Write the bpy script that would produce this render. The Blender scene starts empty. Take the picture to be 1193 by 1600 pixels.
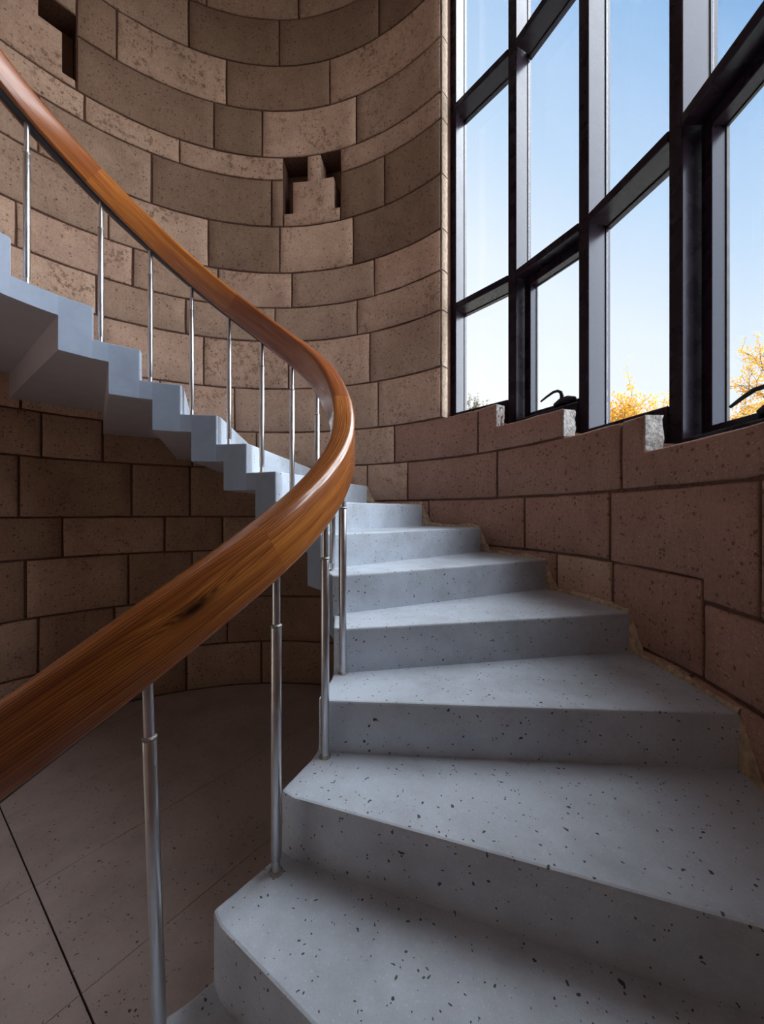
import bpy, bmesh, math, random
from mathutils import Vector, noise
import numpy as np
random.seed(7)
S = 0.165                      # metres per stair riser; all plan/height numbers below are in risers
sc = bpy.context.scene
# ------------------------------------------------------------------ camera
CX, CY, CZ, YAW = 6.8092, -7.6852, 6.6327, -0.1412
cam = bpy.data.cameras.new('camera'); camo = bpy.data.objects.new('camera', cam)
sc.collection.objects.link(camo); sc.camera = camo
cam.sensor_fit = 'HORIZONTAL'; cam.sensor_width = 36.0; cam.lens = 36.0 * 593.5 / 1193.0
cam.clip_start = 0.02; cam.clip_end = 500; cam.shift_y = 0.0006
camo.location = (CX * S, CY * S, CZ * S); camo.rotation_euler = (math.pi / 2, 0, -YAW)
# ------------------------------------------------------------------ sky, added sky-glow lamp, exposure
world = bpy.data.worlds.new('world'); sc.world = world; world.use_nodes = True
wn, wl = world.node_tree.nodes, world.node_tree.links
wn.clear()
wo = wn.new('ShaderNodeOutputWorld'); bg = wn.new('ShaderNodeBackground')
tc = wn.new('ShaderNodeTexCoord'); sx = wn.new('ShaderNodeSeparateXYZ'); rp = wn.new('ShaderNodeValToRGB')
dt = wn.new('ShaderNodeVectorMath'); dt.operation = 'DOT_PRODUCT'; ca_, sa_ = math.cos(YAW), math.sin(YAW)
dt.inputs[1].default_value = (-.9 * ca_ + .44 * sa_, .9 * sa_ + .44 * ca_, 0)     # paler side of the sky
wl.new(tc.outputs['Generated'], dt.inputs[0]); wl.new(tc.outputs['Generated'], sx.inputs[0])
ma = wn.new('ShaderNodeMath'); ma.operation = 'MULTIPLY_ADD'; wl.new(dt.outputs['Value'], ma.inputs[0]); ma.inputs[1].default_value = -.6; wl.new(sx.outputs['Z'], ma.inputs[2])
mr = wn.new('ShaderNodeMapRange'); mr.inputs['From Min'].default_value = -.6; mr.inputs['From Max'].default_value = 1.6; wl.new(ma.outputs[0], mr.inputs['Value'])
wl.new(mr.outputs[0], rp.inputs[0]); wl.new(rp.outputs[0], bg.inputs[0]); wl.new(bg.outputs[0], wo.inputs[0])
el = rp.color_ramp.elements
def lin(c): return tuple(((x / 255) / 12.92 if x <= 10 else ((x / 255 + .055) / 1.055) ** 2.4) for x in c)
el[0].position = 0.0; el[0].color = (*lin((246, 248, 248)), 1)
el[1].position = 1.0; el[1].color = (*lin((70, 118, 188)), 1)
for p, c in ((.20, (240, 245, 248)), (.45, (224, 235, 246)), (.54, (208, 225, 243)), (.64, (187, 213, 240)), (.72, (174, 203, 236)), (.80, (150, 189, 230)), (.86, (112, 160, 214))):
    e = el.new((p + .6) / 2.2); e.color = (*lin(c), 1)
SKY = 1.2
bg.inputs[1].default_value = SKY
sun = bpy.data.lights.new('sun', 'SUN'); sun.energy = 25.0; sun.angle = math.radians(120); sun.color = (0.93, 0.965, 1.0)  # very wide lamp added to boost the skylight through the windows
sky_glow_obj = bpy.data.objects.new('sun', sun); sc.collection.objects.link(sky_glow_obj)
SAZ, SEL = math.radians(-8), math.radians(38)
sd = Vector((math.cos(SEL) * math.cos(SAZ), math.cos(SEL) * math.sin(SAZ), math.sin(SEL)))
sky_glow_obj.rotation_euler = sd.to_track_quat('Z', 'Y').to_euler(); sky_glow_obj.location = sd * 20
sc.view_settings.view_transform = 'Standard'; sc.view_settings.look = 'None'
sc.view_settings.gamma = 1.0; sc.view_settings.use_curve_mapping = False
sc.view_settings.exposure = 0.0

# ------------------------------------------------------------------ helpers
def pol(r, th, z): return Vector((r * math.cos(th) * S, r * math.sin(th) * S, z * S))
RAD = math.radians
def mesh_obj(name, verts, faces, mat=None, parent=None, smooth=None, mats=None, fmat=None, crisp=True):
    me = bpy.data.meshes.new(name); me.from_pydata([tuple(v) for v in verts], [], faces); me.update()
    if mats:
        for m in mats: me.materials.append(m)
        if fmat:
            for p, i in zip(me.polygons, fmat): p.material_index = i
    elif mat: me.materials.append(mat)
    if smooth is True:
        for p in me.polygons: p.use_smooth = True
    elif smooth:
        for p, s in zip(me.polygons, smooth): p.use_smooth = bool(s)
        if crisp:
            ek = {}
            for p, s in zip(me.polygons, smooth):
                for e_ in p.edge_keys: ek.setdefault(e_, []).append(s)
            for e_ in me.edges:
                q = ek.get(tuple(sorted(e_.vertices)), [])
                e_.use_edge_sharp = 0 in q
    o = bpy.data.objects.new(name, me); sc.collection.objects.link(o)
    if parent: o.parent = parent
    return o
def empty(name, loc=(0, 0, 0)):
    o = bpy.data.objects.new(name, None); sc.collection.objects.link(o); o.location = loc; o.empty_display_size = 0.1
    return o
def tag(o, label=None, cat=None, group=None, kind=None):
    if label: o['label'] = label
    if cat: o['category'] = cat
    if group: o['group'] = group
    if kind: o['kind'] = kind
    return o
def bevel(o, w, seg=2, ang=35):
    m = o.modifiers.new('bevel', 'BEVEL'); m.width = w; m.segments = seg; m.limit_method = 'ANGLE'; m.angle_limit = RAD(ang)
    return o
class MB:
    def __init__(s): s.v = []; s.f = []; s.sm = []
    def box(s, org, ax, ay, az):
        b = len(s.v); org, ax, ay, az = map(Vector, (org, ax, ay, az))
        for k in (0, 1):
            for j in (0, 1):
                for i in (0, 1): s.v.append(org + ax * i + ay * j + az * k)
        q = [(0, 2, 3, 1), (4, 5, 7, 6), (0, 1, 5, 4), (2, 6, 7, 3), (0, 4, 6, 2), (1, 3, 7, 5)]
        if ax.cross(ay).dot(az) < 0: q = [tuple(reversed(t)) for t in q]
        for t in q: s.f.append(tuple(b + i for i in t)); s.sm.append(0)
    def tube(s, pts, rads, n=16, caps=True):
        b = len(s.v); pts = [Vector(p) for p in pts]
        up = None
        for i, p in enumerate(pts):
            d = (pts[min(i + 1, len(pts) - 1)] - pts[max(i - 1, 0)]).normalized()
            if up is None:
                up = Vector((1, 0, 0)) if abs(d.z) > .8 else Vector((0, 0, 1))
            x = (up - d * up.dot(d)).normalized(); y = d.cross(x); up = x
            r = rads[i] if hasattr(rads, '__len__') else rads
            for j in range(n):
                a = 2 * math.pi * j / n; s.v.append(p + x * (r * math.cos(a)) + y * (r * math.sin(a)))
        for i in range(len(pts) - 1):
            for j in range(n):
                j2 = (j + 1) % n
                s.f.append((b + i * n + j, b + i * n + j2, b + (i + 1) * n + j2, b + (i + 1) * n + j)); s.sm.append(1)
        if caps:
            s.f.append(tuple(b + j for j in reversed(range(n)))); s.sm.append(0)
            e = b + (len(pts) - 1) * n; s.f.append(tuple(e + j for j in range(n))); s.sm.append(0)
    def build(s, name, mat, parent=None): return mesh_obj(name, s.v, s.f, mat, parent, smooth=s.sm)

# ------------------------------------------------------------------ materials
class NT:
    def __init__(s, name):
        s.m = bpy.data.materials.new(name); s.m.use_nodes = True; s.n = s.m.node_tree.nodes; s.l = s.m.node_tree.links
        s.b = s.n['Principled BSDF']; s.out = s.n['Material Output']
    def node(s, t, **k):
        x = s.n.new(t)
        for a, v in k.items():
            if a.startswith('i_'): s.set(x.inputs[a[2:].replace('_', ' ')], v)
            else: setattr(x, a, v)
        return x
    def set(s, inp, v):
        if isinstance(v, bpy.types.NodeSocket): s.l.new(v, inp)
        elif isinstance(v, (tuple, list)) and len(v) == 3 and inp.type == 'RGBA': inp.default_value = (*v, 1)
        else: inp.default_value = v
    def noise(s, vec, scale, det=4, rough=.6, dist=0): return s.node('ShaderNodeTexNoise', i_Vector=vec, i_Scale=scale, i_Detail=det, i_Roughness=rough, i_Distortion=dist).outputs['Fac']
    def vor(s, vec, scale, **k): return s.node('ShaderNodeTexVoronoi', i_Vector=vec, i_Scale=scale, **k)
    def ramp(s, f, a, b, c0=0.0, c1=1.0):
        return s.node('ShaderNodeMapRange', i_Value=f, i_From_Min=a, i_From_Max=b, i_To_Min=c0, i_To_Max=c1).outputs[0]
    def math(s, op, a, b=0.0, c=0.0):
        x = s.n.new('ShaderNodeMath'); x.operation = op
        for i, v in enumerate((a, b, c)): s.set(x.inputs[i], v)
        return x.outputs[0]
    def mix(s, f, a, b, mode='MIX'):
        x = s.n.new('ShaderNodeMix'); x.data_type = 'RGBA'; x.blend_type = mode
        s.set(x.inputs['Factor'], f); s.set(x.inputs[6], a); s.set(x.inputs[7], b); return x.outputs[2]
    def bump(s, h, strength, dist): 
        x = s.node('ShaderNodeBump', i_Height=h, i_Strength=strength, i_Distance=dist); s.l.new(x.outputs[0], s.b.inputs['Normal'])
    def mapping(s, vec, scale): return s.node('ShaderNodeMapping', i_Vector=vec, i_Scale=scale).outputs[0]

def stone_mat(name='tuff_stone'):
    t = NT(name); co = t.node('ShaderNodeTexCoord').outputs['Object']; inf = t.node('ShaderNodeObjectInfo')
    rnd = inf.outputs['Random']
    base = inf.outputs['Color']
    off = t.node('ShaderNodeVectorMath', operation='ADD'); t.set(off.inputs[0], co)
    sc3 = t.node('ShaderNodeCombineXYZ', i_X=t.math('MULTIPLY', rnd, 37.0), i_Y=t.math('MULTIPLY', rnd, 91.0), i_Z=t.math('MULTIPLY', rnd, 17.0)); t.set(off.inputs[1], sc3.outputs[0])
    v = off.outputs[0]
    n1 = t.noise(v, 4.0, 5, .65); n2 = t.noise(v, 60, 3, .7); n3 = t.noise(t.mapping(v, (160, 160, 9)), 1.0, 2, .5)
    col = t.mix(t.ramp(n1, .3, .7), t.mix(1.0, base, (.84, .80, .78), 'MULTIPLY'), t.mix(1.0, base, (1.12, 1.11, 1.10), 'MULTIPLY'))
    col = t.mix(t.ramp(n2, .30, .70, .0, .55), col, t.mix(1.0, col, (.62, .57, .54), 'MULTIPLY'))
    col = t.mix(t.ramp(n3, .35, .7, .0, .25), col, t.mix(1.0, col, (.7, .66, .63), 'MULTIPLY'))
    # lichen-like dark blotches, only where the slow noise allows
    bl = t.math('MULTIPLY', t.ramp(t.noise(v, 22, 4, .75), .52, .60), t.ramp(t.noise(v, 3.1, 2, .5), .50, .60))
    sepc = t.node('ShaderNodeSeparateColor', i_Color=base).outputs; bl = t.math('MULTIPLY', bl, t.ramp(sepc[0], .38, .60, .08, 1.0))
    col = t.mix(t.math('MULTIPLY', bl, .8), col, t.mix(1.0, col, (.42, .36, .32), 'MULTIPLY'))
    # pits and pale grains
    vw = t.node('ShaderNodeVectorMath', operation='ADD'); t.set(vw.inputs[0], v)
    nz = t.node('ShaderNodeTexNoise', i_Vector=v, i_Scale=70.0, i_Detail=1.0); sv = t.node('ShaderNodeVectorMath', operation='SCALE'); t.set(sv.inputs[0], nz.outputs['Color']); sv.inputs['Scale'].default_value = .014; t.set(vw.inputs[1], sv.outputs[0])
    va = t.vor(vw.outputs[0], 62.0); ra = t.node('ShaderNodeSeparateColor', i_Color=va.outputs['Color']).outputs
    pit = t.math('MULTIPLY', t.math('LESS_THAN', va.outputs['Distance'], t.math('MULTIPLY', ra[1], .48)), t.math('GREATER_THAN', ra[0], .70))
    vb = t.vor(v, 150.0); rb_ = t.node('ShaderNodeSeparateColor', i_Color=vb.outputs['Color']).outputs
    pit2 = t.math('MULTIPLY', t.math('LESS_THAN', vb.outputs['Distance'], .33), t.math('GREATER_THAN', rb_[0], .80))
    grain = t.math('MULTIPLY', t.math('LESS_THAN', vb.outputs['Distance'], .30), t.math('LESS_THAN', rb_[0], .05))
    col = t.mix(t.math('MULTIPLY', pit, .7), col, t.mix(1.0, col, (.30, .24, .22), 'MULTIPLY'))
    col = t.mix(t.math('MULTIPLY', pit2, .6), col, t.mix(1.0, col, (.35, .30, .27), 'MULTIPLY'))
    col = t.mix(t.math('MULTIPLY', grain, .5), col, (.72, .62, .52))
    t.set(t.b.inputs['Base Color'], col); t.b.inputs['Roughness'].default_value = .88; t.b.inputs['Specular IOR Level'].default_value = .25
    h = t.math('ADD', t.math('MULTIPLY', n2, .6), t.math('MULTIPLY', n1, 1.2)); h = t.math('ADD', h, t.math('MULTIPLY', n3, .25))
    h = t.math('SUBTRACT', h, t.math('MULTIPLY', pit, 1.0)); h = t.math('SUBTRACT', h, t.math('MULTIPLY', pit2, .5)); h = t.math('SUBTRACT', h, t.math('MULTIPLY', bl, .2))
    t.bump(h, .8, .0045)
    return t.m

def terrazzo_mat(name, base, stain, chips_dark, chip_amt=1.0, rough=.5, gold=False):
    t = NT(name); co = t.node('ShaderNodeTexCoord').outputs['Object']
    n1 = t.noise(co, 3.0, 5, .65); n2 = t.noise(co, 220, 2, .6); n3 = t.noise(co, 9, 4, .7)
    col = t.mix(t.ramp(n1, .42, .72), base, stain); col = t.mix(t.ramp(n2, .3, .7, 0, .22), col, t.mix(1.0, col, (.62, .62, .62), 'MULTIPLY'))
    col = t.mix(t.ramp(n3, .5, .75, 0, .3), col, t.mix(1.0, col, (.78, .77, .75), 'MULTIPLY'))
    nz = t.node('ShaderNodeTexNoise', i_Vector=co, i_Scale=55.0, i_Detail=1.0); sv = t.node('ShaderNodeVectorMath', operation='SCALE'); t.set(sv.inputs[0], nz.outputs['Color']); sv.inputs['Scale'].default_value = .022
    vw = t.node('ShaderNodeVectorMath', operation='ADD'); t.set(vw.inputs[0], co); t.set(vw.inputs[1], sv.outputs[0])
    for scl, thr, rad, k in ((56, .80, .25, .92), (100, .78, .33, .9)):
        v = t.vor(vw.outputs[0], float(scl)); c = t.node('ShaderNodeSeparateColor', i_Color=v.outputs['Color']).outputs
        m = t.math('MULTIPLY', t.math('LESS_THAN', v.outputs['Distance'], t.math('MULTIPLY', c[1], rad)), t.math('GREATER_THAN', c[0], 1 - (1 - thr) * chip_amt))
        cc = t.mix(c[2], chips_dark, t.mix(1.0, chips_dark, (2.2, 1.9, 1.6), 'MULTIPLY'))
        if gold: cc = t.mix(t.math('GREATER_THAN', c[2], .75), cc, (.16, .13, .035))
        col = t.mix(t.math('MULTIPLY', m, k), col, cc)
    v = t.vor(co, 120.0); c = t.node('ShaderNodeSeparateColor', i_Color=v.outputs['Color']).outputs
    m = t.math('MULTIPLY', t.math('LESS_THAN', v.outputs['Distance'], .3), t.math('GREATER_THAN', c[1], .8))
    col = t.mix(t.math('MULTIPLY', m, .35), col, t.mix(1.0, col, (1.35, 1.33, 1.3), 'MULTIPLY'))
    t.set(t.b.inputs['Base Color'], col); t.set(t.b.inputs['Roughness'], t.ramp(n1, .3, .7, rough - .08, rough + .12)); t.b.inputs['Specular IOR Level'].default_value = .35
    t.bump(t.math('ADD', n2, t.math('MULTIPLY', n3, 1.5)), .35, .002)
    return t.m

def plain(name, col, rough=.6, metal=0.0, nscale=20, namp=.15, bumpd=.001, spec=.5, bstr=.3, coat=0):
    t = NT(name); co = t.node('ShaderNodeTexCoord').outputs['Object']; n = t.noise(co, nscale, 4, .6)
    c = t.mix(t.ramp(n, .3, .7), tuple(x * (1 - namp) for x in col), tuple(min(1, x * (1 + namp)) for x in col))
    t.set(t.b.inputs['Base Color'], c); t.set(t.b.inputs['Roughness'], t.ramp(n, .3, .7, max(.02, rough - .06), rough + .06)); t.b.inputs['Metallic'].default_value = metal
    t.b.inputs['Specular IOR Level'].default_value = spec; t.b.inputs['Coat Weight'].default_value = coat
    t.bump(n, bstr, bumpd); return t.m

def wood_mat():
    t = NT('varnished_pine'); uv = t.node('ShaderNodeTexCoord').outputs['UV']; rnd = t.node('ShaderNodeObjectInfo'); 
    off = t.node('ShaderNodeVectorMath', operation='ADD'); t.set(off.inputs[0], uv)
    t.set(off.inputs[1], t.node('ShaderNodeCombineXYZ', i_X=t.math('MULTIPLY', rnd.outputs['Random'], 13.0), i_Y=t.math('MULTIPLY', rnd.outputs['Random'], 7.0)).outputs[0])
    # knot: rings bend around a point of the board
    sep = t.node('ShaderNodeSeparateXYZ', i_Vector=uv).outputs
    dx = t.math('SUBTRACT', sep[0], KNOT[0]); dy = t.math('SUBTRACT', sep[1], KNOT[1])
    d2 = t.math('ADD', t.math('MULTIPLY', t.math('MULTIPLY', dx, dx), 380.0), t.math('MULTIPLY', t.math('MULTIPLY', dy, dy), 3200.0))
    g = t.math('DIVIDE', 1.0, t.math('ADD', 1.0, d2))
    v = t.mapping(off.outputs[0], (2.2, 34, 1)); n = t.noise(v, 1.0, 3, .5, .4)
    v2 = t.mapping(off.outputs[0], (4.0, 190, 1)); n2 = t.noise(v2, 1.0, 2, .6)
    lines = t.math('SINE', t.math('ADD', t.math('ADD', t.math('MULTIPLY', sep[1], 900.0), t.math('MULTIPLY', n, 26.0)), t.math('MULTIPLY', g, 22.0)))
    lines = t.math('MULTIPLY', t.ramp(lines, -.7, 1.0), t.ramp(t.noise(t.mapping(off.outputs[0], (1.5, 22, 1)), 1.0, 2, .5), .35, .6, .25, 1.0))
    c = t.mix(t.ramp(n, .25, .75), (.30, .085, .018), (.62, .23, .045))
    c = t.mix(t.math('MULTIPLY', lines, .75), c, (.14, .034, .011)); c = t.mix(t.ramp(n2, .4, .75, 0, .45), c, (.13, .032, .010))
    c = t.mix(t.ramp(g, .25, .95), c, (.035, .010, .006))
    c = t.mix(1.0, c, rnd.outputs['Color'], 'MULTIPLY')
    t.set(t.b.inputs['Base Color'], c); t.b.inputs['Roughness'].default_value = .27; t.b.inputs['Specular IOR Level'].default_value = .5
    t.b.inputs['Coat Weight'].default_value = .35; t.b.inputs['Coat Roughness'].default_value = .12
    t.bump(t.math('ADD', t.math('MULTIPLY', n2, .6), t.noise(uv, 14, 3, .5)), .18, .002); return t.m
KNOT = (0.945, 0.400)

M = {}
M['stone'] = stone_mat()
M['mortar'] = plain('joint_mortar', (.12, .065, .048), .95, nscale=60, namp=.35, bumpd=.004, spec=.1)
M['smear'] = plain('mortar_smear', (.46, .35, .24), .95, nscale=35, namp=.4, bumpd=.010, spec=.1, bstr=.9)
M['terrazzo'] = terrazzo_mat('step_terrazzo', (.61, .685, .78), (.43, .475, .53), (.022, .025, .032), 1.0, .52)
M['floor'] = terrazzo_mat('floor_terrazzo', (.48, .40, .365), (.38, .31, .28), (.03, .025, .02), 1.1, .42, gold=True)
M['paint'] = plain('stringer_paint', (.26, .315, .41), .6, nscale=12, namp=.08, bumpd=.002, spec=.4)
M['soffit'] = plain('lifted_soffit_paint', (.50, .47, .52), .7, nscale=8, namp=.06, spec=.3)  # lighter copy of the stringer paint, bounce light put into the colour
M['edge'] = plain('pale_jamb_edge', (.36, .28, .22), .9, nscale=40, namp=.3, bumpd=.006, bstr=.8, spec=.1)
M['steel'] = plain('steel_tube', (.62, .62, .64), .34, 1.0, nscale=30, namp=.06, bumpd=.0003, bstr=.1)
M['weld'] = plain('weld_bead', (.38, .36, .34), .5, 1.0, nscale=300, namp=.5, bumpd=.003, bstr=.8)
M['bar'] = plain('blackened_bar', (.06, .06, .065), .45, .6)
M['frame'] = plain('bronze_frame', (.019, .011, .018), .28, 0.0, nscale=9, namp=.15, bumpd=.0004, spec=.18, bstr=.1)
M['frame'].node_tree.nodes['Principled BSDF'].inputs['Specular Tint'].default_value = (.62, .82, 1.0, 1)  # blue of the reflected sky put into the specular tint
M['gasket'] = plain('black_gasket', (.008, .008, .012), .6)
M['conc'] = plain('rough_concrete', (.30, .285, .275), .95, nscale=45, namp=.45, bumpd=.012, bstr=1.0, spec=.1)
M['plaster'] = plain('ceiling_plaster', (.70, .66, .62), .9)
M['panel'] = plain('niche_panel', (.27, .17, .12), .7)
M['wood'] = wood_mat()
M['bark'] = plain('bark', (.10, .075, .05), .9, nscale=40, bumpd=.02)
M['hill'] = plain('hill_foliage', (.10, .12, .09), .95, nscale=.4, namp=.4)
M['ground'] = plain('outside_ground', (.32, .30, .24), .95, nscale=.6, namp=.3)
def leaf_mat(name, a, b):
    t = NT(name); g = t.node('ShaderNodeNewGeometry'); r = g.outputs['Random Per Island']
    c = t.mix(r, a, b); t.set(t.b.inputs['Base Color'], c); t.b.inputs['Roughness'].default_value = .6
    tr = t.node('ShaderNodeBsdfTranslucent'); t.set(tr.inputs[0], c); mx = t.node('ShaderNodeMixShader'); mx.inputs[0].default_value = .45
    t.l.new(t.b.outputs[0], mx.inputs[1]); t.l.new(tr.outputs[0], mx.inputs[2]); t.l.new(mx.outputs[0], t.out.inputs[0]); return t.m
M['leaf'] = leaf_mat('autumn_leaves', (.50, .21, .010), (.62, .40, .045))
M['leaf2'] = leaf_mat('grey_green_leaves', (.13, .12, .085), (.20, .17, .12))
def glass_mat():
    t = NT('window_glass'); t.n.remove(t.b); tr = t.node('ShaderNodeBsdfTransparent'); tr.inputs[0].default_value = (.995, .998, 1, 1)
    gl = t.node('ShaderNodeBsdfGlossy'); gl.inputs['Roughness'].default_value = .02
    fr = t.node('ShaderNodeLayerWeight'); fr.inputs[0].default_value = .5; mx = t.node('ShaderNodeMixShader')
    t.set(mx.inputs[0], t.math('ADD', t.math('MULTIPLY', t.math('POWER', fr.outputs['Facing'], 5.0), .9), .03)); t.l.new(tr.outputs[0], mx.inputs[1]); t.l.new(gl.outputs[0], mx.inputs[2]); t.l.new(mx.outputs[0], t.out.inputs[0]); return t.m
M['glass'] = glass_mat()

# ------------------------------------------------------------------ the round wall (stones on a mortar backing)
R, RI, RB = 12.24, 4.56, 4.779
BACK = R + .075
FLOOR = -2.73; TOP = 38.0
def shell(name, t0, t1, z0, z1, r0, r1, mat, parent=None, step=3.0):
    n = max(1, int(math.ceil((t1 - t0) / step))); v = []; f = []; sm = []
    for i in range(n + 1):
        t = RAD(t0 + (t1 - t0) * i / n)
        v += [pol(r0, t, z0), pol(r0, t, z1), pol(r1, t, z1), pol(r1, t, z0)]
    for i in range(n):
        a = i * 4; b = a + 4
        for q, s_ in (((a, a + 1, b + 1, b), 1), ((a + 1, a + 2, b + 2, b + 1), 0), ((a + 2, a + 3, b + 3, b + 2), 1), ((a + 3, a, b, b + 3), 0)): f.append(q); sm.append(s_)
    f.append((0, 3, 2, 1)); e = n * 4; f.append((e, e + 1, e + 2, e + 3)); sm += [0, 0]
    return mesh_obj(name, v, f, mat, parent, smooth=sm)
def join(objs, name):
    v = []; f = []; sm = []
    for o in objs:
        b = len(v); v += [x.co.copy() for x in o.data.vertices]
        for p in o.data.polygons: f.append(tuple(b + i for i in p.vertices)); sm.append(p.use_smooth)
    mat = objs[0].data.materials[0]; par = objs[0].parent
    for o in objs: bpy.data.objects.remove(o, do_unlink=True)
    return mesh_obj(name, v, f, mat, par, smooth=sm)

ADDED_DOOR = (208.0, 230.0)                  # unseen doorway added behind and left of camera, lets daylight onto the floor
WIN0, WIN1 = 55.27, -1.01            # window band (degrees)
SILLS = [(55.27, 41.3, 11.04), (41.3, 26.84, 10.04), (26.84, 12.6, 9.12), (12.6, -2.9, 8.14)]
ROUT = 14.6
WT = 35.0
def wallpiece(name, segs):
    o = join([shell('tmp', *s, M['mortar']) for s in segs], name); o['kind'] = 'structure'; return o
# niches (two small stone-filled openings)
N1 = (81.87, 96.94, 23.0, 26.1); N2 = (141.4, 156.5, 26.5, 29.52)
def around(t0, t1, niche):
    a, b, z0, z1 = niche
    return [(t0, a, FLOOR, TOP, BACK, ROUT), (b, t1, FLOOR, TOP, BACK, ROUT), (a, b, FLOOR, z0, BACK, ROUT), (a, b, z1, TOP, BACK, ROUT), (a, b, z0, z1, R + 1.9, ROUT)]
wall_back = wallpiece('wall_back', around(56.4, 125.0, N1))
wall_left = wallpiece('wall_left', around(125.0, 205.0, N2))
wall_front = wallpiece('wall_front', [(205.0, ADDED_DOOR[0], FLOOR, TOP, BACK, ROUT), (ADDED_DOOR[1], 290.0, FLOOR, TOP, BACK, ROUT), (ADDED_DOOR[0], ADDED_DOOR[1], 9.1, TOP, BACK, ROUT)])
segs = [(290.0, 357.0, FLOOR, TOP, BACK, ROUT), (357.0, 360 + 56.4, WT, TOP, BACK, ROUT)]
for a, b, z in SILLS:
    segs.append((b, a, FLOOR, z - .12, BACK, R + .42))
    segs.append((b, a, FLOOR, z - .75, R + .42, ROUT))
segs.append((-3.0, -1.9, FLOOR, TOP, R + .52, ROUT)); segs.append((55.27, 56.4, FLOOR, TOP, R + .55, ROUT)); segs.append((-3.0, -1.9, FLOOR, TOP, R + .52, ROUT)); segs.append((55.27, 56.4, FLOOR, TOP, BACK, R + .55))
wall_right = wallpiece('wall_right', segs)

PALE = (.64, .45, .34); PALE2 = (.58, .40, .305); MID = (.48, .335, .25); DARK = (.30, .20, .14); BROWN = (.37, .245, .175); RED = (.385, .23, .18)
nst = 0
def stone(parent, cells, col, depth=.46, bev=.04, gap=.042, mat=None, name='stone', rough_ends=False, jit=1.0):
    """cells: list of (th0, th1, z0, z1) rectangles in degrees / risers; the union is one block"""
    global nst; nst += 1
    g = math.degrees(gap / R); bd = math.degrees(bev / R)
    T = set(); Z = set()
    TA = min(min(c[0], c[1]) for c in cells); TB = max(max(c[0], c[1]) for c in cells)
    ZA = min(c[2] for c in cells); ZB = max(c[3] for c in cells)
    cs = []
    for c in cells:
        a, b = min(c[0], c[1]), max(c[0], c[1]); z0, z1 = c[2], c[3]
        if abs(a - TA) < 1e-6: a += g
        if abs(b - TB) < 1e-6: b -= g
        if abs(z0 - ZA) < 1e-6: z0 += gap
        if abs(z1 - ZB) < 1e-6: z1 -= gap
        cs.append((a, b, z0, z1)); T |= {a, b, a + bd, b - bd}; Z |= {z0, z1, z0 + bev, z1 - bev}
    n = max(1, int((TB - TA) / 2.4))
    for i in range(1, n):
        t = TA + (TB - TA) * i / n
        if all(abs(t - x) > 3 * bd for x in T): T.add(t)
    zz = (ZA + ZB) / 2
    if all(abs(zz - x) > 3 * bev for x in Z): Z.add(zz)
    def dedupe(L, e):
        L = sorted(L); o = [L[0]]
        for x in L[1:]:
            if x - o[-1] > e: o.append(x)
        return o
    T = dedupe(T, 1e-4); Z = dedupe(Z, 1e-4)
    inside = lambda t, z: any(c[0] < t < c[1] and c[2] < z < c[3] for c in cs)
    nT, nZ = len(T), len(Z)
    cell = [[inside((T[i] + T[i + 1]) / 2, (Z[j] + Z[j + 1]) / 2) for j in range(nZ - 1)] for i in range(nT - 1)]
    def has(i, j): return 0 <= i < nT - 1 and 0 <= j < nZ - 1 and cell[i][j]
    idx = {}; back = {}; V = []; F = []; sm = []
    sd = random.uniform(0, 100)
    for i in range(nT):
        for j in range(nZ):
            around4 = [has(i - 1, j - 1), has(i, j - 1), has(i - 1, j), has(i, j)]
            if not any(around4): continue
            edge = not all(around4)
            nx = noise.noise(Vector((T[i] * .9 + sd, Z[j] * 2.3, 0)))
            ny = noise.noise(Vector((T[i] * .6, Z[j] * 1.7, sd)))
            if edge: rr = R + bev; t = T[i] + nx * .16 * jit; z = Z[j] + ny * .034 * jit
            else: rr = R + nx * .018; t = T[i]; z = Z[j]
            idx[i, j] = len(V); V.append(pol(rr, RAD(t), z))
            if edge: back[i, j] = len(V); V.append(pol(R + depth + (nx * .05 if rough_ends else 0), RAD(t), z))
    for i in range(nT - 1):
        for j in range(nZ - 1):
            if not cell[i][j]: continue
            q = (idx[i, j], idx[i, j + 1], idx[i + 1, j + 1], idx[i + 1, j]); F.append(q); sm.append(1)
            for (a, b, ni, nj) in (((i, j), (i, j + 1), i - 1, j), ((i + 1, j + 1), (i + 1, j), i + 1, j), ((i, j + 1), (i + 1, j + 1), i, j + 1), ((i + 1, j), (i, j), i, j - 1)):
                if not has(ni, nj):
                    F.append((idx[b], idx[a], back[a], back[b])); sm.append(0)
    o = mesh_obj(name, V, F, mat or M['stone'], parent, smooth=sm, crisp=False)
    k = random.uniform(.94, 1.06); o.color = (col[0] * k, col[1] * k, col[2] * k, 1)
    return o
def course(z0, z1, joints, cols, parent_fn, **kw):
    """joints: descending or ascending angles; one stone between neighbours"""
    for a, b, c in zip(joints[:-1], joints[1:], cols):
        if z1 < 9.06 and a < ADDED_DOOR[1] and b > ADDED_DOOR[0] and a > 100:      # added doorway
            if a > ADDED_DOOR[0] - 2 and b < ADDED_DOOR[1] + 2: continue
            if a < ADDED_DOOR[0] - 2 and b > ADDED_DOOR[1] + 2: stone(parent_fn(a), [(ADDED_DOOR[1], b, z0, z1)], c, **kw); b = ADDED_DOOR[0]
            elif a < ADDED_DOOR[0] - 2: b = ADDED_DOOR[0]
            else: a = ADDED_DOOR[1]
        m = (a + b) / 2 % 360
        stone(parent_fn(m), [(a, b, z0, z1)], c, **kw)
def par(m):
    m %= 360
    return wall_back if 56 < m < 125 else wall_left if 125 <= m < 205 else wall_front if 205 <= m < 290 else wall_right
J = 55.05   # stone jamb of the window band
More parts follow.
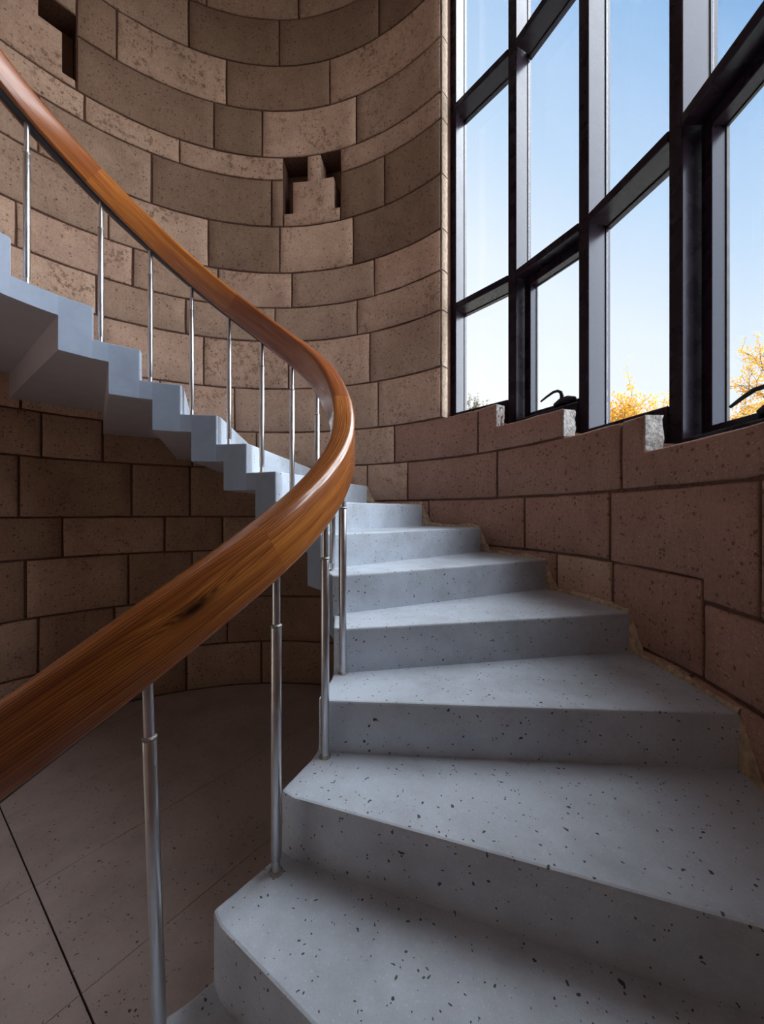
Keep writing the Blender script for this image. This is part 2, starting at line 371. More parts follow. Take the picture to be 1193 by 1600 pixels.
def rnd_cols(n): return [random.choice([PALE, PALE2, PALE2, MID, PALE, BROWN]) for _ in range(n)]
def rnd_joints(a, b, w=23):
    out = [a]; 
    while out[-1] + w * 1.5 < b: out.append(out[-1] + w * random.uniform(.7, 1.3))
    return out + [b]
def fullcourse(z0, z1, joints, cols, end=357.4, **kw):
    """visible joints (ascending from the window jamb), then random stones round to the other jamb"""
    course(z0, z1, joints, cols, par, **kw)
    j = rnd_joints(joints[-1], end); course(z0, z1, j, rnd_cols(len(j) - 1), par)
course(36.1, 38.0, rnd_joints(-2.6, 357.4), rnd_cols(60), par)
course(35.0, 36.1, [-2.6, 12, 28, 42, J], rnd_cols(4), par)
fullcourse(33.65, 36.1, [55.05, 74.0, 93.02, 115.67], [MID, MID, MID])
fullcourse(31.1, 33.65, [55.05, 71.49, 98.0, 119.69, 146.0], [DARK, DARK, DARK, MID])
course(28.64, 31.1, [55.05, 84.71, 110.98, 134.25, 141.4], [PALE2, BROWN, PALE, BROWN], par)
course(29.52, 31.1, [141.4, 156.5], [MID], par)
course(26.1, 28.64, [55.05, 77.55, 102.31, 113.98, 141.4], [MID, PALE, DARK, BROWN], par)
for z0, z1 in ((28.64, 31.1), (26.1, 28.64)):
    j = rnd_joints(156.5, 357.4); course(z0, z1, j, rnd_cols(len(j) - 1), par)
course(24.85, 26.1, [55.05, 81.87], [PALE2], par)
course(24.85, 26.1, [96.94, 121.64, 139.99, 158, 180], [PALE, PALE, PALE, MID], par)
j = rnd_joints(180, 357.4); course(24.85, 26.1, j, rnd_cols(len(j) - 1), par)
course(22.3, 24.85, [55.05, 69.94, 81.87], [DARK, DARK], par)
course(22.3, 24.85, [96.94, 99.97, 127.47, 147.5, 170], [BROWN, DARK, MID, MID], par)
j = rnd_joints(170, 357.4); course(22.3, 24.85, j, rnd_cols(len(j) - 1), par)
fullcourse(19.76, 22.3, [55.05, 78.42, 97.83, 115.23, 135.79, 158.0], [DARK, PALE, DARK, PALE, MID])
fullcourse(17.85, 19.76, [55.05, 72.7, 94.79, 113.02, 131.21, 150.77, 172.0], [PALE2, MID, PALE2, MID, PALE2, PALE])
fullcourse(16.0, 17.85, [55.05, 77.38, 99.08, 120.32, 137.98, 165.0], [PALE2, MID, MID, MID, PALE])
fullcourse(13.4, 16.0, [55.05, 73.92, 95.62, 116.29, 137.0], [MID, PALE2, PALE2, PALE2])
fullcourse(11.02, 13.4, [55.05, 71.67, 88.56, 109.08, 125.7, 150.0], [PALE2, MID, MID, PALE2, PALE2])
stone(wall_back, [(81.87, 96.94, 22.3, 23.0), (83.77, 94.45, 23.0, 24.71), (87.19, 90.59, 24.71, 26.1)], PALE2, depth=1.0, name='niche_stone', jit=.25)
stone(wall_left, [(141.4, 156.5, 26.1, 26.5), (143.73, 154.2, 26.5, 28.3), (147.5, 150.9, 28.3, 29.52)], PALE2, depth=1.0, name='niche_stone', jit=.25)
stone(wall_right, [(26.84, 41.45, 9.12, 10.08), (41.45, 45.72, 9.12, 11.04)], RED, depth=.48)
course(9.12, 11.02, [45.72, 67.27, 80], [RED, MID], par)
course(9.05, 11.02, [80, 83.94, 103.75, 118.84, 136.78, 146.96, 165], [MID, MID, BROWN, BROWN, MID, MID], par)
j = rnd_joints(165, 357.4); course(9.05, 11.02, j, rnd_cols(len(j) - 1), par)
stone(wall_right, [(-2.8, 12.55, 7.22, 8.16), (12.55, 16.18, 7.22, 9.12)], RED, depth=.5)
course(7.22, 9.12, [16.18, 41.08, 63.76, 74.61, 80], [RED, RED, MID, MID], par)
course(6.42, 9.05, [80, 93.95, 119.34, 131.34, 150.31, 160], [MID, BROWN, BROWN, BROWN, MID], par)
j = rnd_joints(160, 290); course(6.42, 9.05, j, rnd_cols(len(j) - 1), par)
j = rnd_joints(290, 357.4); course(7.22, 9.05, j, rnd_cols(len(j) - 1), par)
stone(wall_right, [(-1.8, 4.4, 4.8, 7.22), (4.4, 18.13, 5.27, 7.22)], RED)
course(5.27, 7.22, [18.13, 34.85, 58.17, 80], [RED, RED, RED], par)
course(4.8, 7.22, [-70, -50, -36, -19, -1.8], [RED, MID, RED, RED], par)
course(3.2, 5.27, [4.4, 17.64, 28.13, 46, 66, 80], [RED, MID, RED, MID, RED], par)
course(3.2, 4.8, [-70, -52, -33, -14, 4.4], [MID, RED, RED, RED], par)
course(1.2, 3.2, [-70, -49, -30, -9, 6, 25, 44, 62, 80], [RED, MID, RED, RED, MID, RED, RED, MID], par)
course(-.8, 1.2, [-70, -58, -37, -19, 2, 21, 38, 59, 80], [RED, MID, RED, RED, MID, RED, RED, MID], par)
course(FLOOR, -.8, [-70, -50, -29, -10, 8, 30, 49, 70, 80], [RED, MID, RED, RED, MID, RED, RED, MID], par)
course(4.6, 6.42, [80, 97.27, 111.89, 124.77, 143.63, 158], [BROWN, MID, BROWN, MID, BROWN], par)
j = rnd_joints(158, 290); course(4.6, 6.42, j, rnd_cols(len(j) - 1), par)
course(2.05, 4.6, [80, 103.75, 118.84, 132.0, 149.37, 165], [BROWN, MID, BROWN, MID, BROWN], par)
j = rnd_joints(165, 290); course(2.05, 4.6, j, rnd_cols(len(j) - 1), par)
course(-0.42, 2.05, [80, 110.76, 134.61, 147.45, 163], [BROWN, MID, BROWN, MID], par)
j = rnd_joints(163, 290); course(-0.42, 2.05, j, rnd_cols(len(j) - 1), par)
course(FLOOR, -0.42, [80, 102.48, 120.11, 141.29, 155], [BROWN, MID, BROWN, MID], par)
j = rnd_joints(155, 290); course(FLOOR, -0.42, j, rnd_cols(len(j) - 1), par)

for th, za, zb in ((41.45, 10.12, 11.04), (26.84, 9.14, 10.08), (12.55, 8.17, 9.12)):
    V = []; F = []; nr, nz = 7, 9
    for i in range(nr + 1):
        for j in range(nz + 1):
            e_ = 1 if 0 < i and 0 < j < nz else .35
            q = noise.noise(Vector((i * .7 + th, j * .6, 0)))
            rr = R + .03 + (.48 + (.05 * noise.noise(Vector((j * .9, th, 5))) if i == nr else 0)) * i / nr
            V.append(pol(rr, RAD(th - (.16 + .22 * q * e_ * (i / nr))), za + (zb - .045 - za) * j / nz))
    for i in range(nr):
        for j in range(nz):
            a = i * (nz + 1) + j; F.append((a, a + nz + 1, a + nz + 2, a + 1))
    k = len(V); V += [pol(R + .04, RAD(th + .5), za), pol(R + .04, RAD(th + .5), zb - .045), pol(R + .5, RAD(th + .5), za), pol(R + .5, RAD(th + .5), zb - .045)]
    N_ = (nz + 1) * nr
    F += [tuple([k] + list(range(0, nz + 1)) + [k + 1]), tuple([k + 3] + list(range(N_ + nz, N_ - 1, -1)) + [k + 2]), tuple([k + 1] + [i * (nz + 1) + nz for i in range(nr + 1)] + [k + 3])]
    mesh_obj('broken_stone_end', V, F, M['conc'], wall_right, smooth=[1] * (nr * nz) + [0] * 3)
zz = [11.04, 13.4, 16.0, 17.85, 19.76, 22.3, 24.85, 26.1, 28.64, 31.1, 33.65]
for a, b in zip(zz[:-1], zz[1:]):
    V = []; F = []; n_ = 10
    for i in range(n_ + 1):
        z = a + .03 + (b - a - .06) * i / n_
        for q, (rr, tt) in enumerate(((R + .10, 55.16), (R + .05, 54.98), (R + .09, 54.84), (R + .30, 54.80), (R + .50, 54.82), (R + .52, 55.2))):
            V.append(pol(rr + .012 * noise.noise(Vector((z * 3, q, 1))), RAD(tt + .05 * noise.noise(Vector((z * 2.5, q * .5, 7)))), z))
    for i in range(n_):
        for q in range(5): c_ = i * 6 + q; F.append((c_, c_ + 6, c_ + 7, c_ + 1))
    F += [tuple(range(6)), tuple(n_ * 6 + q for q in reversed(range(6)))]
    mesh_obj('jamb_edge', V, F, M['edge'], wall_back, smooth=[1] * (n_ * 5) + [0, 0])
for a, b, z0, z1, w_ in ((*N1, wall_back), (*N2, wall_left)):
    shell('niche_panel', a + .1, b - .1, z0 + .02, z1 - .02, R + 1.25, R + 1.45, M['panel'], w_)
# ------------------------------------------------------------------ ceiling, floor
def disc(name, r, z0, z1, mat, n=72):
    v = []; 
    for z in (z0, z1): v += [pol(r, 2 * math.pi * i / n, z) for i in range(n)]
    f = [tuple(range(n - 1, -1, -1)), tuple(range(n, 2 * n))] + [(i, (i + 1) % n, n + (i + 1) % n, n + i) for i in range(n)]
    o = mesh_obj(name, v, f, mat); o['kind'] = 'structure'; return o
disc('ceiling', ROUT, TOP, TOP + 1, M['plaster'])
floor = disc('floor', ROUT, FLOOR - 1.2, FLOOR - .07, M['gasket'])
def clip_poly(poly, n, c):
    out = []
    for i in range(len(poly)):
        p, q = poly[i], poly[(i + 1) % len(poly)]; dp, dq = p.dot(n) - c, q.dot(n) - c
        if dp <= 0: out.append(p)
        if (dp < 0 < dq) or (dq < 0 < dp): out.append(p + (q - p) * (dp / (dp - dq)))
    return out
O0 = Vector((-6.25, 2.2)); EA = Vector((.878, -.479)).normalized(); EB = Vector((.479, .878)).normalized()
ca = [-30, -7.0, -3.5, 0, 3.55, 7.1, 10.6, 14.1, 17.6, 40]; cb = [-40, -9.5, 0, 14.5, 40]
circ = [Vector((R * 1.0 * math.cos(2 * math.pi * i / 96), R * math.sin(2 * math.pi * i / 96))) for i in range(96)]
for i in range(len(ca) - 1):
    for j in range(len(cb) - 1):
        gp = .018 if (cb[j] == 0 or cb[j + 1] == 0) else .008
        p = circ; oa, ob = O0.dot(EA), O0.dot(EB)
        p = clip_poly(p, EA, oa + ca[i + 1] - .008); p = clip_poly(p, -EA, -(oa + ca[i] + .008)) if p else p
        p = clip_poly(p, EB, ob + cb[j + 1] - gp) if p else p; p = clip_poly(p, -EB, -(ob + cb[j] + gp)) if p else p
        if len(p) < 3: continue
        q = [p[0]]
        for x in p[1:]:
            if (x - q[-1]).length > 1e-4: q.append(x)
        n = len(q)
        if n < 3: continue
        v = [Vector((x.x * S, x.y * S, FLOOR * S)) for x in q] + [Vector((x.x * S, x.y * S, (FLOOR - .069) * S)) for x in q]
        f = [tuple(range(n)), tuple(reversed(range(n, 2 * n)))] + [(k, n + k, n + (k + 1) % n, (k + 1) % n) for k in range(n)]
        mesh_obj('floor_slab', v, f, M['floor'], floor)

# ------------------------------------------------------------------ window band
def wframe(a):
    a = RAD(a); return Vector((math.cos(a), math.sin(a), 0)), Vector((-math.sin(a), math.cos(a), 0))
RF = 13.2; HW = .205
ANG = [55.27, 41.2, 27.13, 13.06, -1.01]
ZG = [11.6, 10.7, 9.65, 8.72]
def rbox(mb, c, er, et, r0, r1, t0, t1, z0, z1):
    mb.box((c + er * r0 + et * t0 + Vector((0, 0, z0))) * S, er * (r1 - r0) * S, et * (t1 - t0) * S, Vector((0, 0, (z1 - z0) * S)))
for i in range(4):
    a0, a1 = ANG[i], ANG[i + 1]; am = (a0 + a1) / 2
    w = empty('window_%d' % (i + 1)); w['kind'] = 'structure'
    # mullions stand at the corners of the polygon
    for k, a in enumerate((a0, a1) if i == 3 else (a0,)):
        er, et = wframe(a); hw = .28 if a in (ANG[0], ANG[-1]) else HW
        zb = SILLS[min(i + k, 3)][2] - .7 if not (i == 0) else SILLS[0][2] - .7
        zb = SILLS[min(i + k, 3)][2] - .72
        mb = MB(); z0 = Vector((0, 0, 0))
        rbox(mb, z0, er, et, RF, RF + .72, -hw, hw, zb, WT)
        bevel(mb.build('mullion', M['frame'], w), .004, 1)
        mb = MB(); rbox(mb, z0, er, et, RF + .72, RF + .78, -hw + .03, hw - .03, zb, WT); mb.build('gasket', M['gasket'], w)
        mb = MB(); rbox(mb, z0, er, et, RF + .78, RF + .97, -hw, hw, zb, WT); mb.build('mullion_cap', M['frame'], w)
    er, et = wframe(am); ap = RF * math.cos(RAD(7.035)); hwid = RF * math.sin(RAD(7.035)) - HW + .01
    zg = ZG[i]; z0 = Vector((0, 0, 0))
    def rail(z1, h, nm):
        mb = MB(); rbox(mb, z0, er, et, ap + .0, ap + .72, -hwid, hwid, z1 - h, z1); bevel(mb.build(nm, M['frame'], w), .004, 1)
        mb = MB(); rbox(mb, z0, er, et, ap + .72, ap + .78, -hwid, hwid, z1 - h + .03, z1 - .03); mb.build('gasket', M['gasket'], w)
        mb = MB(); rbox(mb, z0, er, et, ap + .78, ap + .97, -hwid - .08, hwid + .08, z1 - h - .02, z1); mb.build(nm + '_cap', M['frame'], w)
    for zt in (16.6, 26.1): rail(zt, .3, 'transom')
    rail(WT, .4, 'head_rail')
    casement = i in (1, 3)
    zsr = zg - .25
    zr = zsr + (.0 if casement else .02); rail(zr, zr - (SILLS[min(i + 1, 3)][2] - .7), 'bottom_rail')
    zs = [(zsr - .02, 16.32), (16.58, 25.82), (26.08, WT - .4)]
    for k, (za, zb) in enumerate(zs):
        if k == 0 and casement:
            s = mesh_obj('casement_sash', [], [], M['frame'], w)
            bpy.data.objects.remove(s, do_unlink=True)
            mb = MB(); A, B = zsr - .05, 16.28; fw = .32; e = hwid - .01; d0, d1 = ap + .48, ap + .86
            rbox(mb, z0, er, et, d0, d1, e - fw, e, A, B); rbox(mb, z0, er, et, d0, d1, -e, -e + fw, A, B)
            rbox(mb, z0, er, et, d0, d1, -e + fw, e - fw, A, A + fw); rbox(mb, z0, er, et, d0, d1, -e + fw, e - fw, B - fw, B)
            s = bevel(mb.build('casement_sash', M['frame'], w), .003, 1)
            mb = MB()
            for (ta, tb, ya, yb) in ((e - fw - .03, e - fw, A + fw, B - fw), (-e + fw, -e + fw + .03, A + fw, B - fw), (-e + fw, e - fw, A + fw, A + fw + .03), (-e + fw, e - fw, B - fw - .03, B - fw)):
                rbox(mb, z0, er, et, d1 - .05, d1 + .02, ta, tb, ya, yb)
            mb.build('glazing_bead', M['gasket'], s)
            mb = MB(); rbox(mb, z0, er, et, d1 - .04, d1 - .01, -e + fw, e - fw, A + fw, B - fw); mb.build('pane', M['glass'], s)
            # lever handle on the bottom rail of the sash
            c0 = er * (d0 - .0) + Vector((0, 0, A + fw * .55)) + et * HT[i] if False else er * d0 + Vector((0, 0, A + fw + .02)) + et * {1: -.55, 3: -.62}[i]
            mb = MB()
            def hp(r_, t_, z_): return (c0 + er * r_ + et * t_ + Vector((0, 0, z_))) * S
            mb.tube([hp(-.07, .42, -.20), hp(-.10, .36, -.06), hp(-.10, .12, .03), hp(-.10, -.18, .05), hp(-.07, -.42, -.02), hp(-.02, -.52, -.16)], [.03 * S, .085 * S, .11 * S, .11 * S, .09 * S, .03 * S], 10)
            mb.tube([hp(-.11, .06, .02), hp(-.13, .05, .20), hp(-.16, .07, .33), hp(-.20, .17, .41), hp(-.24, .34, .40), hp(-.26, .62, .30), hp(-.27, .88, .19)], [.085 * S, .075 * S, .065 * S, .055 * S, .05 * S, .045 * S, .035 * S], 10)
            h = mb.build('handle', M['gasket'], s); h['label'] = 'black curved lever handle'
        else:
            mb = MB(); rbox(mb, z0, er, et, ap + .85, ap + .88, -hwid - .09, hwid + .09, za, zb); mb.build('pane', M['glass'], w)

# ------------------------------------------------------------------ stair
TI = {1: -.631, 2: -.37, 3: -.112, 4: .156, 5: .424, 6: .691, 7: .959, 8: 1.226, 9: 1.486, 10: 1.723, 11: 1.979, 12: 2.24, 13: 2.51, 14: 2.924}
TO = {1: -.53, 2: -.262, 3: 0.0, 4: .254, 5: .524, 6: .784, 7: 1.043, 8: 1.302, 9: 1.556, 10: 1.81, 11: 2.063, 12: 2.317, 13: 2.58, 14: 2.86}
for k in (0, -1, -2): TI[k] = TI[k + 1] - .2676; TO[k] = TO[k + 1] - .262
for k in range(15, 29): TI[k] = TI[k - 1] + (.36 if k == 15 else .2676); TO[k] = TO[k - 1] + .262
stair = empty('spiral_staircase')
tag(stair, 'curved grey terrazzo staircase with painted stepped underside winding up the round stone wall', 'staircase')
RO = R - .01
def make_step(k):
    t_ = .6; di, do = .185, .069
    ti0, ti1, to0, to1 = TI[k], TI[k + 1], TO[k], TO[k + 1]
    e1i, e1o = .03, .012
    # columns along the going: (theta_inner, theta_outer)
    cols = [(ti0, to0), (ti0 + di, to0 + do)]
    n = 5
    for j in range(1, n + 1):
        u = j / n; cols.append((ti0 + di + (ti1 - ti0 - di) * u, to0 + do + (to1 - to0 - do) * u))
    cols.append((ti1 + e1i, to1 + e1o))
    # keep the overlap piece short of the soffit riser of the next step
    V = []; F = []; FM = []
    top, zlow, zhi = k, max(k - 1 - t_ - .008, FLOOR), max(k - t_, FLOOR)
    nr = 6
    def ring(c, z, front):
        A = Vector((RI * math.cos(c[0]), RI * math.sin(c[0]))); O = Vector((RO * math.cos(c[1]), RO * math.sin(c[1])))
        d = (O - A).normalized(); pr = Vector((d.y, -d.x))
        pts = [A]
        B = A + d * .27 + pr * (.075 if front else 0)
        for q in range(nr): pts.append(B + (O - B) * (q / (nr - 1)))
        return [Vector((p.x * S, p.y * S, z * S)) for p in pts]
    m = nr + 1
    ix = {}
    def add(name, pts): ix[name] = len(V); V.extend(pts)
    for c, cc in enumerate(cols):
        add(('t', c), ring(cc, top, c == 0))
        if c <= 1: add(('l', c), ring(cc, zlow, c == 0))
        if c >= 1: add(('h', c), ring(cc, zhi + (.12 if c == len(cols) - 1 else 0), False))
    def strip(a, b, mat, flip=False):
        for q in range(m - 1):
            f = (ix[a] + q, ix[a] + q + 1, ix[b] + q + 1, ix[b] + q)
            F.append(tuple(reversed(f)) if flip else f); FM.append(mat)
    nc = len(cols)
    for c in range(nc - 1): strip(('t', c), ('t', c + 1), 0)
    strip(('l', 0), ('t', 0), 0)
    strip(('l', 1), ('l', 0), 2); strip(('h', 1), ('l', 1), 2)
    for c in range(1, nc - 1): strip(('h', c + 1), ('h', c), 2)
    strip(('t', nc - 1), ('h', nc - 1), 1)
    for q, fl in ((0, False), (m - 1, True)):
        def quad(*n_):
            f = tuple(ix[x] + q for x in n_); F.append(tuple(reversed(f)) if fl else f); FM.append(1)
        F.append(tuple((ix[x] + q) for x in ([('l', 0), ('t', 0), ('t', 1), ('h', 1), ('l', 1)] if not fl else [('l', 1), ('h', 1), ('t', 1), ('t', 0), ('l', 0)]))); FM.append(1)
        for c in range(1, nc - 1): quad(('h', c), ('t', c), ('t', c + 1), ('h', c + 1))
    o = mesh_obj('step', V, F, parent=stair, mats=[M['terrazzo'], M['paint'], M['soffit']], fmat=FM)
    # round over the nosing and the top arrises only
    me = o.data; tops = set()
    for c in range(nc - 1): tops |= {ix['t', c], ix['t', c] + m - 1}
    front = set(range(ix['t', 0], ix['t', 0] + m)); vert0 = {ix['t', 0], ix['l', 0]}
    att = me.attributes.new('bevel_weight_edge', 'FLOAT', 'EDGE')
    for e_ in me.edges:
        a, b = e_.vertices
        if (a in front and b in front) or (a in tops and b in tops and a % m == b % m) or {a, b} == vert0: att.data[e_.index].value = 1.0
    md = o.modifiers.new('bevel', 'BEVEL'); md.width = .007; md.segments = 2; md.limit_method = 'WEIGHT'
for k in range(-2, 27): make_step(k)  # upper steps out of view carried on overhead to shade the lowest treads
# base of the mortar smears where wall meets steps
def smear(k):
    V = []; F = []; t0, t1 = TO[k], TO[k + 1]; hz = []
    n = 14; N = 5
    for i in range(n + 1):
        u = i / n; th = t0 + (t1 - t0) * u
        h = .12 + .10 * noise.noise(Vector((k * 3.1, u * 5, 0))) + .05 * noise.noise(Vector((k * 3.1, u * 19, 3)))
        if u > .86: h += (u - .86) / .14 * .95
        for j in range(N + 1):
            s_ = j / N; rr = R - (.045 * (1 - s_ ** 2) + .012 * noise.noise(Vector((th * 30, j, k)))) if j < N else R + .02
            V.append(pol(rr, th, k + .0 + max(.05, h) * s_))
    for i in range(n):
        for j in range(N):
            a = i * (N + 1) + j; F.append((a, a + N + 1, a + N + 2, a + 1))
    o = mesh_obj('mortar_smear', V, F, M['smear'], stair, smooth=True); o['kind'] = 'stuff'
for k in range(-1, 9): smear(k)

# ------------------------------------------------------------------ railing
TF = {0: -.782, 1: -.437, 2: -.148, 3: .141, 4: .394, 5: .608, 6: .836, 7: 1.112, 8: 1.388, 9: 1.651, 10: 1.917, 11: 2.18, 12: 2.463, 13: 2.831, 14: 3.20, 15: 3.46, 16: 3.73, -1: -1.12}
for k in range(17, 27): TF[k] = TF[k - 1] + .2676
ZT = {k: k + 4.45 for k in TF}; ZT[1] = 5.69; ZT[0] = 4.67; ZT[-1] = 3.46; ZT[2] = 6.55; ZT[3] = 7.51; ZT[13] = 17.56; ZT[14] = 18.35; ZT[12] = 16.48
kk = sorted(TF); xs = [-1.6] + [TF[k] for k in kk] + [TF[26] + .6]; ys = [ZT[-1] - .48 * 3.7] + [ZT[k] for k in kk] + [ZT[26] + .6 * 3.74]
def zrail(th):
    acc = 0
    for d in (-.24, -.16, -.08, 0, .08, .16, .24): acc += float(np.interp(th + d, xs, ys))
    return acc / 7
railing = empty('stair_railing')
tag(railing, 'varnished brown wooden handrail on slender round steel balusters curving around the stairwell', 'railing')
RW, RH = .255, .93
def section():
    pts = []
    def arc(cx, cy, r, a0, a1, n):
        for i in range(n + 1):
            a = RAD(a0 + (a1 - a0) * i / n); pts.append((cx + r * math.cos(a), cy + r * math.sin(a)))
    arc(RW - .13, RH - .13, .13, 0, 90, 5); arc(-RW + .13, RH - .13, .13, 90, 180, 5)
    arc(-RW + .05, .05, .05, 180, 270, 2); arc(RW - .05, .05, .05, 270, 360, 2)
    return pts
SEC = section()
def rail_seg(name, t0, t1, sec, mat, parent, col=(1, 1, 1), zoff=.04, uvv=True, gap=.0002):
    t0 += gap; t1 -= gap
    n = max(4, int((t1 - t0) / .035)); V = []; F = []; sm = []; m = len(sec)
    per = [0]
    for a, b in zip(sec, sec[1:] + sec[:1]): per.append(per[-1] + math.hypot(b[0] - a[0], b[1] - a[1]))
    for i in range(n + 1):
        th = t0 + (t1 - t0) * i / n; sl = (zrail(th + .05) - zrail(th - .05)) / .1 / RB
        c = 1 / math.sqrt(1 + sl * sl)
        for x, y in sec:
            tilt = -sl * c * y * .85            # section leans with the slope
            V.append(pol(RB + x, th + tilt / RB, zrail(th) + zoff + y * c * .9 + 0 * y))
    for i in range(n):
        for j in range(m):
            j2 = (j + 1) % m; F.append((i * m + j, i * m + j2, (i + 1) * m + j2, (i + 1) * m + j)); sm.append(1)
    F.append(tuple(reversed(range(m)))); F.append(tuple(n * m + j for j in range(m))); sm += [0, 0]
    F = [tuple(reversed(f)) for f in F]
    o = mesh_obj(name, V, F, mat, parent, smooth=sm); me = o.data
    uvl = me.uv_layers.new(name='UVMap'); L = RB * S * 1.25
    for pi, p in enumerate(me.polygons):
        if pi < n * m:
            i, j = divmod(pi, m)
            for li in p.loop_indices:
                vi = me.loops[li].vertex_index; a, b = divmod(vi, m)
                pv = per[b] if not (b == 0 and j == m - 1) else per[m]
                uvl.data[li].uv = ((t0 + (t1 - t0) * a / n) * L + 1.6, pv * S)
        else:
            for li in p.loop_indices:
                a, b = divmod(me.loops[li].vertex_index, m); uvl.data[li].uv = (sec[b][0] * S, sec[b][1] * S)
    # crisp arrises where the section turns
    o.color = (*col, 1)
    return o
hr = mesh_obj('handrail', [], [], None, railing)
bpy.data.objects.remove(hr, do_unlink=True)
JT = [-1.6, -.44, .50, 1.08, 1.66, 2.55, 3.3, 4.1, 4.9, 5.7, 6.4]
CO = [(1.0, 1.0, 1.0), (1.0, .98, .95), (.72, .58, .6), (.78, .62, .6), (1.08, 1.05, 1.0), (.85, .75, .75), (.8, .7, .7), (1, .95, .95), (.9, .85, .85), (1, 1, 1)]
handrail = None
for a, b, c in zip(JT[:-1], JT[1:], CO):
    rail_seg('handrail_piece', a, b, SEC, M['wood'], railing, c)
flat = [(.12, -.03), (.12, .06), (-.12, .06), (-.12, -.03)]
rail_seg('mounting_bar', -1.6, 6.4, flat, M['bar'], railing, zoff=.03)
def lathe(prof, n=16):
    mb = MB(); mb.tube([Vector((0, 0, z * S)) for z, r in prof], [r * S for z, r in prof], n); return mb
H = 4.47
def tube_part(name, prof, mat, parent): return lathe(prof).build(name, mat, parent)
proto = empty('baluster'); proto.parent = railing
tube_part('post', [(.20, .074), (.21, .080), (H - .80, .080), (H - .79, .074)], M['steel'], proto)
tube_part('upper_sleeve', [(H - .81, .062), (H + .0, .060)], M['steel'], proto)
tube_part('lower_sleeve', [(-.02, .066), (.22, .064)], M['steel'], proto)
tube_part('weld_collar', [(H - .835, .080), (H - .82, .089), (H - .80, .089), (H - .785, .066)], M['weld'], proto)
tube_part('base_weld', [(-.01, .115), (.015, .105), (.04, .070)], M['weld'], proto)
def place_bal(b, k):
    th = TF[k]; r0 = RB; p = pol(r0, th, k); b.location = p
    hgt = zrail(th) - k; b.scale = (1, 1, hgt / (H - .02))
kids = list(proto.children)
first = True
for k in range(-1, 27):
    if first: b = proto; first = False
    else:
        b = proto.copy(); sc.collection.objects.link(b); b.parent = railing
        for ch in kids:
            c = ch.copy(); sc.collection.objects.link(c); c.parent = b
    place_bal(b, k)
    if k == 0: b.rotation_euler = (0, RAD(2.2) * -1, 0)

# ------------------------------------------------------------------ outside
def at(u, v, D):
    X = (u - 596.5) / 593.5 * D; Y = D; c, s = math.cos(YAW), math.sin(YAW)
    return Vector(((CX + X * c + Y * s) * S, (CY - X * s + Y * c) * S, (CZ - (v - 800.8) / 593.5 * D) * S))
GZ = -3.2
n = 40; v = [Vector((0, 0, GZ * S))]; f = []
for r_ in (20, 60, 200, 700):
    for i in range(n):
        a = 2 * math.pi * i / n; v.append(Vector((r_ * S * 2.2 * math.cos(a), r_ * S * 2.2 * math.sin(a), (GZ - (.02 * r_)) * S)))
for i in range(n): f.append((0, 1 + i, 1 + (i + 1) % n))
for q in range(3):
    for i in range(n): f.append((1 + q * n + i, 1 + (q + 1) * n + i, 1 + (q + 1) * n + (i + 1) % n, 1 + q * n + (i + 1) % n))
g = mesh_obj('ground', v, f, M['ground']); g['kind'] = 'structure'
def leaf_cloud(pts, size, rng):
    V = []; F = []
    for p in pts:
        a = Vector((rng.gauss(0, 1), rng.gauss(0, 1), rng.gauss(0, 1))).normalized(); b = a.orthogonal().normalized()
        b = (b * math.cos(1.0) + a.cross(b) * math.sin(rng.uniform(0, 6))).normalized(); c = a.cross(b).normalized()
        s = size * rng.uniform(.6, 1.25); k = len(V)
        V += [p - b * s, p + c * s * .55 - b * s * .1 + a * s * .15, p + b * s, p - c * s * .55 - b * s * .1 + a * s * .15]
        F.append((k, k + 1, k + 2, k + 3))
    return V, F
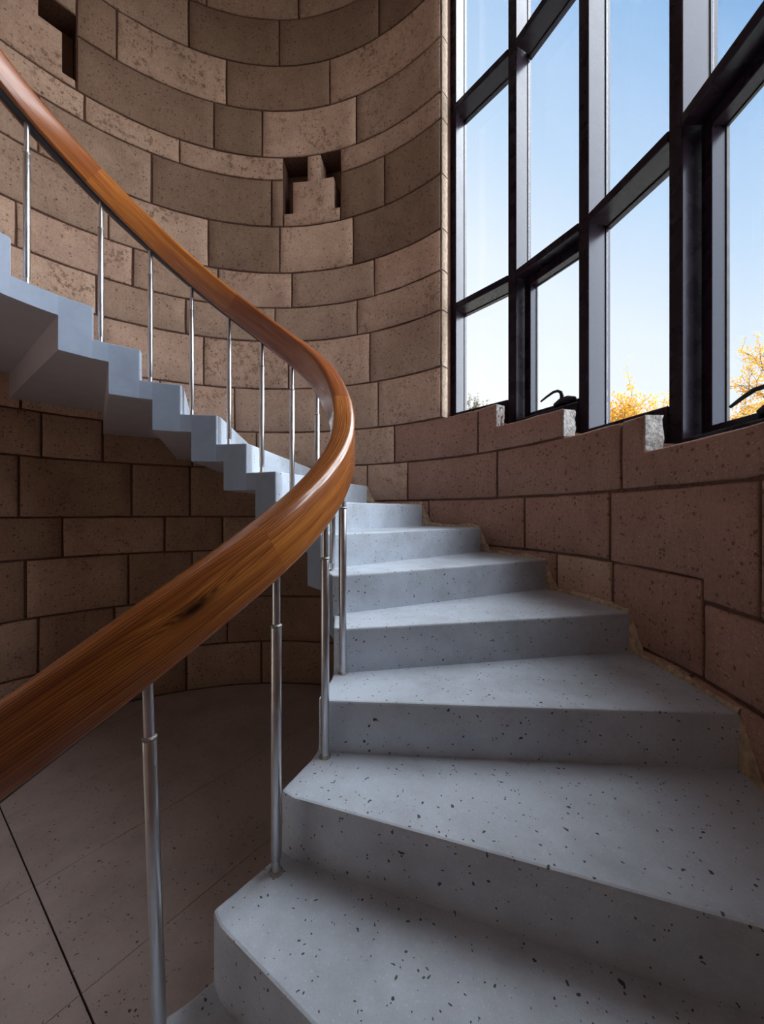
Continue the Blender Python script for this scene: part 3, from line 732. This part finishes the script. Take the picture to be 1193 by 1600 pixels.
def tree(name, label, u, v_top, D, radius, seed, leafmat, nleaf, lsize, cat='tree', flat=1.0):
    rng = random.Random(seed); top = at(u, v_top, D); base = Vector((top.x, top.y, GZ * S - .2))
    root = empty(name, base); tag(root, label, cat)
    hgt = top.z - base.z; tr = MB(); br = MB(); tips = []
    r = radius * S
    crown_c = Vector((0, 0, hgt - r * 1.15))
    trunk_pts = [Vector((rng.uniform(-.06, .06) * i, rng.uniform(-.06, .06) * i, hgt * .93 * i / 7)) for i in range(8)]
    tr.tube(trunk_pts, [.16 * (1 - i / 8.2) + .012 for i in range(8)], 8)
    def branch(p, d, L, rad, lv):
        pts = [p]; q = p.copy(); dd = d.copy()
        for i in range(4):
            dd = (dd + Vector((rng.gauss(0, .16), rng.gauss(0, .16), rng.gauss(.06, .12)))).normalized(); q = q + dd * L / 4; pts.append(q.copy())
        br.tube(pts, [rad * (1 - i / 4.6) for i in range(5)], 5, caps=False)
        if lv == 0: tips.extend(pts[1:]); return
        if lv == 1: tips.extend(pts[3:])
        for i in range(rng.randint(3, 5)):
            nd = (dd + Vector((rng.gauss(0, .6), rng.gauss(0, .6), rng.gauss(.15, .4)))).normalized()
            branch(pts[rng.randint(1, 4)], nd, L * rng.uniform(.5, .75), rad * .5, lv - 1)
    for i in range(20):
        z = hgt * rng.uniform(.45, .92); a = rng.uniform(0, 2 * math.pi); up = .25 + .9 * z / hgt
        k = z / hgt * 7; i0 = int(k); p = trunk_pts[i0].lerp(trunk_pts[min(7, i0 + 1)], k - i0)
        branch(p, Vector((math.cos(a), math.sin(a), up)).normalized(), r * rng.uniform(.45, .7) * (1.25 - .6 * z / hgt), .035, 2)
    tr.build('trunk', M['bark'], root); br.build('branches', M['bark'], root)['kind'] = 'stuff'
    pts = []
    for i in range(nleaf):
        t = rng.choice(tips); pts.append(t + Vector((rng.gauss(0, .10), rng.gauss(0, .10), rng.gauss(0, .10))))
    V, F = leaf_cloud(pts, lsize, rng); lf = mesh_obj('foliage', V, F, leafmat, root); lf['kind'] = 'stuff'
    return root
tree('autumn_tree', 'tall yellow-leaved autumn tree outside the rightmost window', 1210, 500, 95, 17, 3, M['leaf'], 5200, .060)
tree('autumn_tree', 'lower golden autumn tree whose top shows in the window left of the tall tree', 1002, 672, 120, 30, 8, M['leaf'], 8000, .075)
tree('distant_tree', 'hazy grey-green tree top low in the leftmost window', 724, 634, 330, 34, 5, M['leaf2'], 3500, .16)
